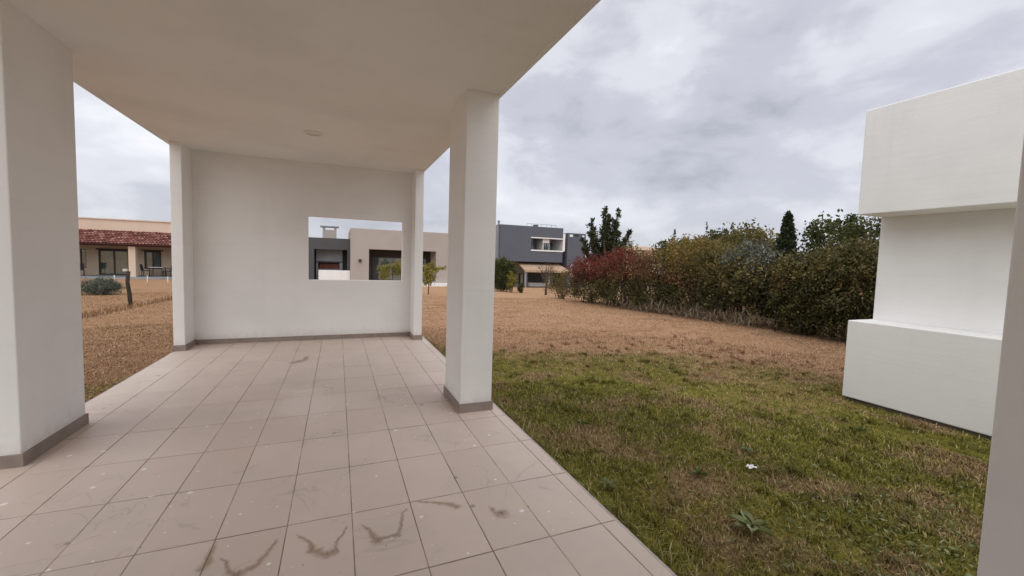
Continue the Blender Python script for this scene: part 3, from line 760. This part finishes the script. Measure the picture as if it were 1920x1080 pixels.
# ------------------------------------------------------------------ plants
def leaf_quads(P, size, flat=0.0, up=0.3, stretch=1.7, seed=0):
    """one folded diamond leaf per point; returns verts and quads"""
    g = np.random.default_rng(seed); n = len(P)
    d = g.normal(size=(n, 3)); d[:, 2] = d[:, 2] * (1 - flat) + up; d /= np.linalg.norm(d, axis=1)[:, None]
    a = g.normal(size=(n, 3)); s = np.cross(d, a); s /= np.linalg.norm(s, axis=1)[:, None]
    L = size * (0.5 + 1.3 * g.beta(1.4, 2.6, n))[:, None] * 1.1; W = L / stretch * g.uniform(0.7, 1.2, n)[:, None]
    nrm = np.cross(d, s)
    v = np.stack([P, P + d * L * 0.5 + s * W * 0.5 + nrm * W * 0.12, P + d * L, P + d * L * 0.5 - s * W * 0.5 + nrm * W * 0.12], 1).reshape(-1, 3)
    q = np.arange(n * 4).reshape(n, 4)
    return v, q
def crown_points(c, r, nclump, per, clump_r, seed, shell=0.55, flatbot=True, jag=0.095):
    """leaf positions gathered in clumps that fill an uneven ellipsoid, denser to the outside"""
    g = np.random.default_rng(seed)
    d = g.normal(size=(nclump, 3)); d /= np.linalg.norm(d, axis=1)[:, None]
    rad = g.uniform(shell ** 3, 1, nclump) ** (1 / 3) * (1 + g.normal(size=nclump) * jag)
    C = np.array(c) + d * rad[:, None] * np.array(r)
    P = np.repeat(C, per, 0)
    off = g.normal(size=P.shape) * clump_r
    tone = np.repeat(g.uniform(0, 1, nclump), per) * 0.55 + g.uniform(0, 1, len(P)) * 0.45
    return P + off, tone
def foliage(name, parts, mat, parent, size, seed, **kw):
    P = np.concatenate([p for p, _ in parts]); tone = np.concatenate([t for _, t in parts])
    v, q = leaf_quads(P, size, seed=seed, **kw)
    return link(name, np_mesh(name, v, q, mat, tone), parent)
def stems(b, base, top, n, spread, r0, seed, seg=5):
    g = np.random.default_rng(seed)
    for k in range(n):
        x = base[0] + g.normal() * spread * 0.25; y = base[1] + g.normal() * spread * 0.25
        tx = top[0] + g.normal() * spread; ty = top[1] + g.normal() * spread; tz = base[2] + (top[2] - base[2]) * g.uniform(0.6, 1.0)
        mid = ((x + tx) / 2 + g.normal() * 0.08, (y + ty) / 2 + g.normal() * 0.08, base[2] + (tz - base[2]) * 0.5)
        b.tube([(x, y, base[2] - 0.08), mid, (tx, ty, tz)], [r0, r0 * 0.75, r0 * 0.25], seg, False)
HG = 'shrubs of the boundary hedge'
def shrub(name, label, x, y, rx, ry, h, layers, seed, stem=('twig', 9, 0.018), lift=0.0, group=HG, cat='shrub', leaf=0.062, n=1.0):
    """layers: (material, z fraction centre, z fraction half-height, radius factor, leaves)"""
    z = T(x, y)
    t = thing(name, label, cat, (x, y, z), group)
    b = MB(); stems(b, (x, y, z), (x, y, z + h * 0.85), stem[1], min(rx, ry) * 0.5, stem[2], seed)
    b.build('stem', M[stem[0]], t)
    g = np.random.default_rng(seed + 900); P = []
    for k in range(int(10 * rx * ry) + 4):
        a, q = g.uniform(0, 2 * math.pi), g.uniform(0, 0.85)
        bx, by = x + rx * q * math.cos(a), y + ry * q * math.sin(a)
        z0 = z + h * (0.55 + 0.42 * math.sqrt(1 - q * q)); L = h * g.uniform(0.06, 0.16)
        u = g.uniform(0, 1, 22)[:, None]
        P.append(np.array([bx, by, z0]) + u * np.array([g.normal() * 0.06, g.normal() * 0.06, L]) + g.normal(size=(22, 3)) * 0.022)
    P = np.concatenate(P); shoots = (P, g.uniform(0.2, 1, len(P)))      # stray shoots out of the top
    for i, (mt, zc, zh, rf, cnt) in enumerate(layers):
        nc = max(8, int(cnt * n * 1.55 / 34))
        p = crown_points((x, y, z + lift + (h - lift) * zc), (rx * rf, ry * rf, (h - lift) * zh), nc, 34, min(rx, ry) * 0.115, seed + i * 7)
        ok = p[0][:, 2] > z + 0.03 + lift * 0.7
        foliage('foliage', [(p[0][ok], p[1][ok])] + ([shoots] if i == 0 else []), M[mt], t, leaf, seed + i, up=0.15)
    return t
def tree(name, label, x, y, h, crown, mt, seed, trunk_r=0.08, leaf=0.09, group=None, n=3000, z=None, limbs=7, clump=0.19, cat='tree', stop=0.75, flat=0.0, shell=0.35, bark='bark'):
    """crown: list of (dx, dy, zc, rx, ry, rz)"""
    z = T(x, y) if z is None else z
    t = thing(name, label, cat, (x, y, z), group)
    b = MB(); g = np.random.default_rng(seed)
    top = z + h * stop
    b.tube([(x, y, z - 0.15), (x + 0.02, y, z + h * 0.3), (x - 0.02, y + 0.02, top)], [trunk_r, trunk_r * 0.8, trunk_r * 0.3], 8)
    for k in range(limbs):
        c = crown[k % len(crown)]
        s = z + h * g.uniform(0.3, stop * 0.85)
        e = (x + c[0] + g.normal() * c[3] * 0.55, y + c[1] + g.normal() * c[4] * 0.55, z + c[2] + g.normal() * c[5] * 0.4)
        b.tube([(x, y, s), ((x + e[0]) / 2, (y + e[1]) / 2, (s + e[2]) / 2 - 0.05), e], [trunk_r * 0.45, trunk_r * 0.3, trunk_r * 0.1], 5, False)
    b.build('trunk', M[bark], t)
    parts = []
    vol = [c[3] * c[4] * c[5] for c in crown]
    for i, c in enumerate(crown):
        cnt = max(6, int(n * vol[i] / sum(vol) / 28))
        parts.append(crown_points((x + c[0], y + c[1], z + c[2]), c[3:], cnt, 28, clump * min(c[3:]), seed + i * 3, shell))
    foliage('crown', parts, M[mt], t, leaf, seed, up=0.2, flat=flat)
    return t

# hedge along the right boundary, far end first
shrub('bare_shrub', 'low twiggy shrub at the far end of the hedge, before the grey house', 10.6, 18.6, 0.9, 1.1, 1.25, [('l_olive', 0.55, 0.45, 1.0, 1500), ('l_rust', 0.4, 0.4, 0.9, 500)], 101, ('twig', 22, 0.014), leaf=0.06)
shrub('red_shrub', 'dark red leaved shrub at the far left of the hedge', 10.35, 15.7, 0.95, 1.25, 2.05, [('l_red', 0.68, 0.26, 1.02, 3600), ('l_rust', 0.60, 0.26, 1.0, 1400), ('l_hedge', 0.32, 0.32, 1.0, 4200)], 102)
shrub('red_shrub', 'larger crimson shrub with dark green base, second from the hedge end', 10.25, 13.5, 0.95, 1.25, 2.2, [('l_red', 0.72, 0.25, 1.02, 3900), ('l_rust', 0.62, 0.26, 1.0, 1600), ('l_hedge', 0.32, 0.33, 1.0, 5200)], 103)
shrub('olive_shrub', 'tall olive brown shrub rising behind the red shrubs', 11.5, 14.6, 0.9, 1.5, 2.5, [('l_olive', 0.68, 0.30, 1.0, 4200)], 104)
shrub('rust_shrub', 'rusty brown shrub between the crimson and the yellow shrubs', 10.4, 11.7, 0.9, 1.05, 2.05, [('l_rust', 0.70, 0.28, 1.0, 3400), ('l_hedge', 0.34, 0.34, 1.0, 4200)], 105, ('twig', 14, 0.016), lift=0.12)
shrub('yellow_shrub', 'golden yellow shrub in the middle of the hedge', 10.6, 10.2, 0.9, 1.25, 2.42, [('l_yellow', 0.74, 0.27, 1.03, 4400), ('l_olive', 0.70, 0.28, 1.0, 1900), ('l_rust', 0.47, 0.24, 1.0, 2600), ('l_hedge', 0.26, 0.26, 1.0, 3800)], 106, ('twig', 18, 0.016), lift=0.18)
shrub('olive_shrub', 'olive green shrub just right of the golden shrub', 10.5, 9.0, 0.8, 0.8, 2.0, [('l_olive', 0.72, 0.27, 1.0, 3000), ('l_hedge', 0.34, 0.34, 1.0, 3800)], 107, ('twig', 16, 0.016), lift=0.22)
shrub('silver_shrub', 'silvery blue-grey leaved small tree on a dark trunk in the hedge', 10.3, 7.95, 0.72, 0.78, 2.15, [('l_silver', 0.70, 0.30, 1.0, 1300), ('l_olive', 0.55, 0.36, 0.95, 2000), ('l_hedge', 0.30, 0.28, 0.95, 2600)], 108, ('bark', 5, 0.05), lift=0.30, leaf=0.075)
for i, (x, y, rx, ry, h, lab) in enumerate([
        (10.55, 6.55, 0.85, 0.8, 1.85, 'dark green hedge shrub under the pointed conifer'),
        (10.45, 5.45, 0.9, 0.9, 2.1, 'dense dark green hedge shrub just left of the white barbecue'),
        (10.6, 4.3, 0.9, 0.9, 2.12, 'dark green hedge shrub partly hidden by the white barbecue'),
        (10.9, 3.1, 0.9, 0.9, 2.12, 'dark green hedge shrub almost wholly behind the white barbecue')]):
    shrub('hedge_shrub', lab, x, y, rx, ry, h, [('l_hedge', 0.50, 0.50, 1.0, 9000), ('l_olive', 0.80, 0.22, 1.02, 3600), ('l_rust', 0.5, 0.45, 1.0, 900)], 120 + i * 5, ('twig', 12, 0.02))
# straw-coloured undergrowth at the open foot of the hedge
P = np.stack([rng.normal(10.35, 0.35, 2600), rng.uniform(7.2, 12.8, 2600), np.zeros(2600)], 1)
P[:, 2] = terrain(P[:, 0], P[:, 1]) + rng.uniform(0, 0.35, 2600) ** 1.3
v, q = leaf_quads(P, 0.22, up=1.6, stretch=9, seed=5)
ug = link('undergrowth', np_mesh('undergrowth', v, q, M['l_straw'], rng.uniform(0, 1, len(q))))
tag(ug, 'dry straw coloured undergrowth at the foot of the hedge', 'undergrowth', kind='stuff')

# conifer
def conifer(name, label, x, y, h, r, seed, mt='l_pine', n=9000, group=None, base=0.1, leaf=0.09):
    z = T(x, y); t = thing(name, label, 'tree', (x, y, z), group)
    MB().tube([(x, y, z - 0.1), (x, y, z + h * 0.95)], [0.07, 0.015], 7).build('trunk', M['bark'], t)
    g = np.random.default_rng(seed)
    nc = n // 20
    u = g.uniform(0, 1, nc) ** 1.4; ang = g.uniform(0, 2 * math.pi, nc)
    rr = r * (1 - u) ** 1.0 * g.uniform(0.45, 1.08, nc) + 0.02
    C = np.stack([x + rr * np.cos(ang), y + rr * np.sin(ang), z + h * (base + u * (1.0 - base))], 1)
    Pp = np.repeat(C, 20, 0) + g.normal(size=(nc * 20, 3)) * np.array([0.06, 0.06, 0.07]) * np.repeat(0.25 + 0.9 * (1 - u), 20)[:, None]
    foliage('crown', [(Pp, np.repeat(g.uniform(0, 1, nc), 20) * 0.6 + g.uniform(0, 0.4, nc * 20))], M[mt], t, leaf, seed, up=0.6)
    return t
conifer('conifer', 'slim pointed dark conifer standing up out of the hedge', 11.2, 7.62, 3.05, 0.52, 131)
conifer('conifer', 'thin wispy grey-green conifer tip beyond the yellow shrub, left one', 29.0, 30.4, 5.8, 0.7, 133, 'l_greyg', 2500)
conifer('conifer', 'thin tall grey tree tip rising highest beyond the yellow shrub', 34.0, 31.3, 6.9, 0.45, 134, 'l_greyg', 1600)

# branching dark tree behind the hedge
def candelabra(x, y, h, label, seed):
    z = T(x, y); t = thing('candelabra_tree', label, 'tree', (x, y, z))
    b = MB(); g = np.random.default_rng(seed); parts = []
    b.tube([(x, y, z - 0.2), (x, y, z + h * 0.45), (x + 0.1, y, z + h * 0.8)], [0.22, 0.17, 0.06], 8)
    arms = [(-1.55, -0.2, 0.30, 0.72), (-1.05, 0.4, 0.34, 0.86), (-0.35, -0.2, 0.42, 1.0), (0.30, 0.3, 0.42, 0.92), (0.55, -0.3, 0.42, 0.97), (1.1, 0.3, 0.34, 0.72), (1.9, 0.0, 0.36, 0.76), (-0.8, 0.7, 0.3, 0.66), (0.9, -0.6, 0.28, 0.62), (-1.4, 0.5, 0.24, 0.52), (1.5, 0.4, 0.24, 0.54), (0.0, 0.6, 0.3, 0.74), (-0.7, -0.5, 0.36, 0.9), (0.85, 0.2, 0.4, 0.84), (-1.75, 0.1, 0.26, 0.62), (0.1, -0.5, 0.3, 0.6), (-0.5, 0.3, 0.25, 0.56), (0.6, 0.5, 0.25, 0.58)]
    for (dx, dy, s, e) in arms:
        p0 = Vector((x, y, z + h * s)); p2 = Vector((x + dx, y + dy, z + h * e)); p1 = Vector((x + dx * 0.62, y + dy * 0.7, z + h * (s + (e - s) * 0.30)))
        b.tube([p0, p1, p2], [0.10, 0.08, 0.03], 6, False)
        for u, rr in ((0.3, .2), (0.42, 0.22), (0.54, 0.24), (0.66, 0.24), (0.77, 0.25), (0.87, 0.24), (0.96, 0.20), (1.03, 0.13)):
            c = np.array(p0) * (1 - u) ** 2 + 2 * np.array(p1) * u * (1 - u) + np.array(p2) * u ** 2
            c = c + g.normal(size=3) * 0.07; k = int(120 * rr / 0.2)
            d = g.normal(size=(k, 3)); d /= np.linalg.norm(d, axis=1)[:, None]
            parts.append((c + d * rr * g.uniform(0.3, 1.0, k)[:, None] * np.array([1, 1, 1.15]), g.uniform(0, 1, k)))
    b.build('trunk', M['bark'], t)
    foliage('crown', parts, M['l_pine'], t, 0.15, seed, up=0.4, stretch=2.4)
    return t
candelabra(17.0, 24.0, 5.75, 'dark branching tree with upswept arms behind the red shrubs', 140)

BG = 'trees beyond the hedge'
tree('distant_tree', 'dark tree row end, left of the golden shrub on the skyline', 26.5, 27.6, 5.0, [(0, 0, 3.6, 1.6, 1.6, 1.0), (1.0, -0.8, 3.9, 0.8, 0.8, 0.6)], 'l_dark', 150, 0.12, 0.20, BG, 2600)
tree('distant_tree', 'dark clumped tree right behind the golden shrub top', 27.5, 24.6, 5.0, [(0, 0, 3.9, 1.3, 1.3, 0.9), (0.4, -1.2, 4.1, 0.7, 0.7, 0.7)], 'l_dark', 152, 0.12, 0.20, BG, 2400)
tree('distant_tree', 'dark knobbly tree on the skyline left of the olive dome', 27.0, 22.0, 5.0, [(0, 0, 3.8, 1.2, 1.1, 0.8), (0.3, -1.1, 4.2, 0.45, 0.45, 0.7), (-0.3, 0.9, 4.3, 0.5, 0.5, 0.6)], 'l_pine', 154, 0.12, 0.20, BG, 2200)
tree('olive_tree', 'olive green domed tree behind the silvery one', 18.0, 14.0, 3.7, [(0, 0, 2.65, 1.4, 1.5, 1.0)], 'l_olive', 156, 0.12, 0.13, BG, 4200)
tree('olive_tree', 'low olive tree filling the skyline behind the golden shrub', 18.5, 17.0, 3.2, [(0, 0, 2.35, 1.4, 1.7, 0.9)], 'l_olive', 157, 0.12, 0.13, BG, 3800)
tree('distant_tree', 'dark ragged tree top just right of the pointed conifer', 17.5, 10.2, 3.9, [(0, 0, 2.7, 1.1, 1.0, 0.9), (0.1, -0.7, 3.3, 0.35, 0.3, 0.5), (0, 0.5, 3.1, 0.4, 0.4, 0.4)], 'l_dark', 158, 0.1, 0.13, BG, 2600)
tree('airy_tree', 'open crowned tall tree behind the hedge beside the white hood', 15.2, 7.7, 3.7, [(0, 0, 2.9, 0.85, 0.9, 0.55), (0.3, -0.9, 3.0, 0.7, 0.7, 0.5), (0.1, 0.5, 2.6, 0.7, 0.6, 0.4)], 'l_dark', 160, 0.09, 0.10, BG, 1700, clump=0.16)
tree('distant_tree', 'dark tree filling the skyline behind the tall airy tree', 17.0, 8.0, 3.2, [(0, 0, 2.2, 1.2, 1.6, 0.9)], 'l_dark', 162, 0.1, 0.13, BG, 2600)

# garden plants around the other houses
YG = 'young trees in the dry field'
tree('young_tree', 'young yellow-green tree between the wing wall and the right column', 4.2, 20.92, 1.75, [(0.05, 0, 1.15, 0.34, 0.34, 0.55), (0.62, 0, 1.30, 0.24, 0.25, 0.22), (-0.05, 0, 0.75, 0.25, 0.25, 0.3)], 'l_lime', 170, 0.028, 0.085, YG, 1300)
tree('young_tree', 'young yellow-green tree seen through the serving opening', 2.45, 21.0, 1.75, [(-0.35, 0, 1.05, 0.3, 0.35, 0.42), (0.28, 0, 1.28, 0.32, 0.35, 0.40)], 'l_lime', 172, 0.028, 0.085, YG, 1200)
shrub('grey_bush', 'low rounded grey-green bush in the left field', -8.6, 21.3, 0.62, 0.6, 0.62, [('l_greyg', 0.50, 0.50, 1.0, 5000)], 180, group=None, leaf=0.042)
shrub('evergreen_shrub', 'dark evergreen shrub just right of the middle column', 9.55, 24.3, 0.85, 0.8, 1.95, [('l_dark', 0.5, 0.5, 1.0, 5200)], 182, group=None, leaf=0.09)
shrub('golden_shrub', 'small upright yellow shrub in front of the dark evergreen', 9.62, 23.1, 0.26, 0.26, 1.15, [('l_lime', 0.6, 0.42, 1.0, 900)], 184, group=None, leaf=0.07)
shrub('ball_bush', 'tiny round dark bush at the edge of the grey house lawn', 10.5, 23.6, 0.24, 0.24, 0.48, [('l_dark', 0.5, 0.5, 1.0, 700)], 186, group=None, leaf=0.06)
tree('bare_tree', 'thin bare tree in front of the tan awning of the grey house', 11.73, 22.65, 2.3, [(0.1, 0, 1.5, 0.6, 0.6, 0.6)], 'l_rust', 188, 0.075, 0.06, None, 420, limbs=16)

# things lying in the grass
z = T(2.9, 2.12)
g = np.random.default_rng(3); b = MB(); vs = []; N = 7
for i in range(N):
    for j in range(N):
        vs.append((2.9 + (i - 3) * 0.011 + g.normal() * 0.004, 2.12 + (j - 3) * 0.007 + g.normal() * 0.003, z + 0.035 + g.uniform(0, 0.028)))
b.add(vs, [(i * N + j, (i + 1) * N + j, (i + 1) * N + j + 1, i * N + j + 1) for i in range(N - 1) for j in range(N - 1)])
tag(b.build('paper_scrap', M['paper']), 'crumpled scrap of white paper lying on the grass', 'litter')
def weed(x, y, label, n, L, seed):
    z = T(x, y); g = np.random.default_rng(seed); t = thing('broadleaf_weed', label, 'weed', (x, y, z))
    for k in range(n):
        a = 2 * math.pi * k / n + g.normal() * 0.3; l = L * g.uniform(0.7, 1.1); w = l * 0.24; el = g.uniform(0.15, 0.5)
        dx, dy = math.cos(a), math.sin(a); vs, fs = [], []
        for i in range(6):
            u = i / 5; ww = w * math.sin(math.pi * (0.08 + 0.9 * u)) ; h = 0.03 + l * (el * u - 0.55 * u * u * el)
            for s in (-1, 0, 1): vs.append((x + dx * l * u - dy * ww * s, y + dy * l * u + dx * ww * s, z + h + (0.018 * abs(s))))
            if i: o = len(vs) - 6; fs += [(o, o + 1, o + 4, o + 3), (o + 1, o + 2, o + 5, o + 4)]
        me = np_mesh('leaf', np.array(vs), np.array(fs), M['l_weed'], np.full(len(fs), g.uniform(0.1, 0.9)))
        link('leaf', me, t)
WL = ['small flat weed just beyond the white paper scrap', 'small weed in the grass nearest the right column base', 'small weed in the brown patch left of the paper scrap', 'small weed in the lawn in front of the white barbecue base', 'tiny weed close to the middle of the slab edge']
for i, (wx, wy, wl_) in enumerate(((3.15, 2.35, .06), (2.15, 3.3, .07), (2.45, 2.2, .06), (4.6, 2.3, .08), (1.72, 2.3, .07))): weed(wx, wy, WL[i], 7, wl_, 30 + i)
weed(2.27, 1.63, 'flat broad-leaved green weed near the slab edge', 8, 0.12, 9)

# ------------------------------------------------------------------ grass blades
def blades(n, xr, yr, dmin, dmax, L, W, seed, lean=0.9):
    g = np.random.default_rng(seed)
    X = g.uniform(*xr, n); Y = g.uniform(*yr, n)
    d = np.hypot(X, Y)
    clump = 0.5 + 0.5 * np.sin(X * 5.1 + 2 * np.sin(Y * 3.3)) * np.sin(Y * 4.7 + 1.5 * np.sin(X * 2.9))
    clump = 0.45 * clump + 0.55 * g.uniform(0, 1, n)
    k = (d > dmin) & (d < dmax) & ~((X > FX0 - .025) & (X < FX1 + .024) & (Y < 8.1)) & ~((X > 1) & (Y < .70) & (X < 2.72)) & ~((X > 5.66) & (X < 7.3) & (Y > .55) & (Y < 3.02)) & (clump > 0.22)
    X, Y, d, clump = X[k], Y[k], d[k], clump[k]; n = len(X)
    B = np.stack([X, Y, terrain(X, Y) - 0.004], 1)
    a = g.uniform(0, 2 * math.pi, n); D = np.stack([np.cos(a), np.sin(a), np.zeros(n)], 1); S = np.stack([-np.sin(a), np.cos(a), np.zeros(n)], 1)
    l = (L * g.uniform(0.45, 1.3, n) * (0.6 + 0.8 * clump))[:, None]; w = (W * g.uniform(0.6, 1.3, n))[:, None]
    le = (lean * g.uniform(0.35, 1.25, n))[:, None]
    upv = np.array([0, 0, 1.0])
    M1 = B + D * l * 0.45 * np.sin(le * 0.6) + upv * l * 0.5 * np.cos(le * 0.6)
    Tp = M1 + D * l * 0.55 * np.sin(np.minimum(le * 1.35, 1.7)) + upv * l * 0.5 * np.cos(np.minimum(le * 1.35, 1.7))
    V = np.stack([B - S * w * 0.5, B + S * w * 0.5, M1 + S * w * 0.42, M1 - S * w * 0.42, Tp + S * w * 0.06, Tp - S * w * 0.06], 1).reshape(-1, 3)
    o = np.arange(n)[:, None] * 6
    Q = np.concatenate([o + np.array([0, 1, 2, 3]), o + np.array([3, 2, 4, 5])], 1).reshape(-1, 4)
    r = np.repeat(g.uniform(0, 1, n), 2)
    return V, Q, r
sets = [blades(190000, (1.4, 7.6), (0.6, 6.2), 0, 5.2, 0.045, 0.0062, 1),
        blades(190000, (1.4, 11.5), (0.5, 12.0), 4.6, 9.5, 0.036, 0.010, 2, 1.05),
        blades(150000, (-8.0, -2.15), (1.0, 12.0), 0, 12.0, 0.030, 0.010, 3, 1.15),
        blades(190000, (1.3, 14.0), (3.0, 20.0), 9.0, 20.0, 0.028, 0.014, 4, 1.2),
        blades(110000, (-12.0, 1.0), (8.1, 24.0), 8.0, 24.0, 0.028, 0.015, 5, 1.2),
        blades(9000, (1.488, 1.60), (0.8, 8.0), 0, 9, 0.11, 0.006, 6, 1.2),
        blades(2600, (-5.98, -5.55), (8.0, 24.0), 0, 30, 0.15, 0.016, 7, 0.6)]
def tufts(n, xr, yr, seed):
    g = np.random.default_rng(seed); out = []
    for i in range(n):
        x, y = g.uniform(*xr), g.uniform(*yr)
        if 5.5 < x and y < 3.2: continue
        h = g.uniform(0.05, 0.10); sp = g.uniform(0.02, 0.06)
        out.append(blades(int(g.uniform(25, 70)), (x - sp, x + sp), (y - sp, y + sp), 0, 30, h, 0.006, int(seed * 1000 + i), 1.0))
    off = 0; Vs, Qs, rs = [], [], []
    for V, Q, r in out:
        Vs.append(V); Qs.append(Q + off); rs.append(r * 0.75); off += len(V)
    return np.concatenate(Vs), np.concatenate(Qs), np.concatenate(rs)
sets.append(tufts(420, (1.55, 7.5), (0.9, 7.0), 41))
for k, (V, Q, r) in enumerate(sets):
    lab = ('green grass blades beside the near edge of the porch floor', 'mixed green and dry grass in the middle lawn', 'dry brown grass left of the porch', 'dry brown grass out towards the hedge', 'dry brown grass behind the porch',
           'longer grass fringing the right edge of the porch floor', 'rough grass line along the left boundary furrow', 'taller grass tufts dotted over the near lawn')[k]
    tag(link('grass', np_mesh('grass', V, Q, M['blade'], r)), lab, 'grass', kind='stuff')
# small pale fallen leaves and clover in the near right corner
n = 900
P = np.stack([rng.normal(3.1, 0.55, n), rng.normal(1.25, 0.35, n), np.zeros(n)], 1); P = P[(P[:, 0] > 2.0) & (P[:, 1] > 0.72)]
P[:, 2] = terrain(P[:, 0], P[:, 1]) + rng.uniform(0.012, 0.04, len(P))
v, q = leaf_quads(P, 0.030, flat=0.8, up=0.05, stretch=2.1, seed=12)
tag(link('leaf_litter', np_mesh('leaf_litter', v, q, M['l_weed'], rng.uniform(0.2, 1, len(q)))), 'pale clover and fallen leaves scattered in the grass by the near column', 'leaves', kind='stuff')
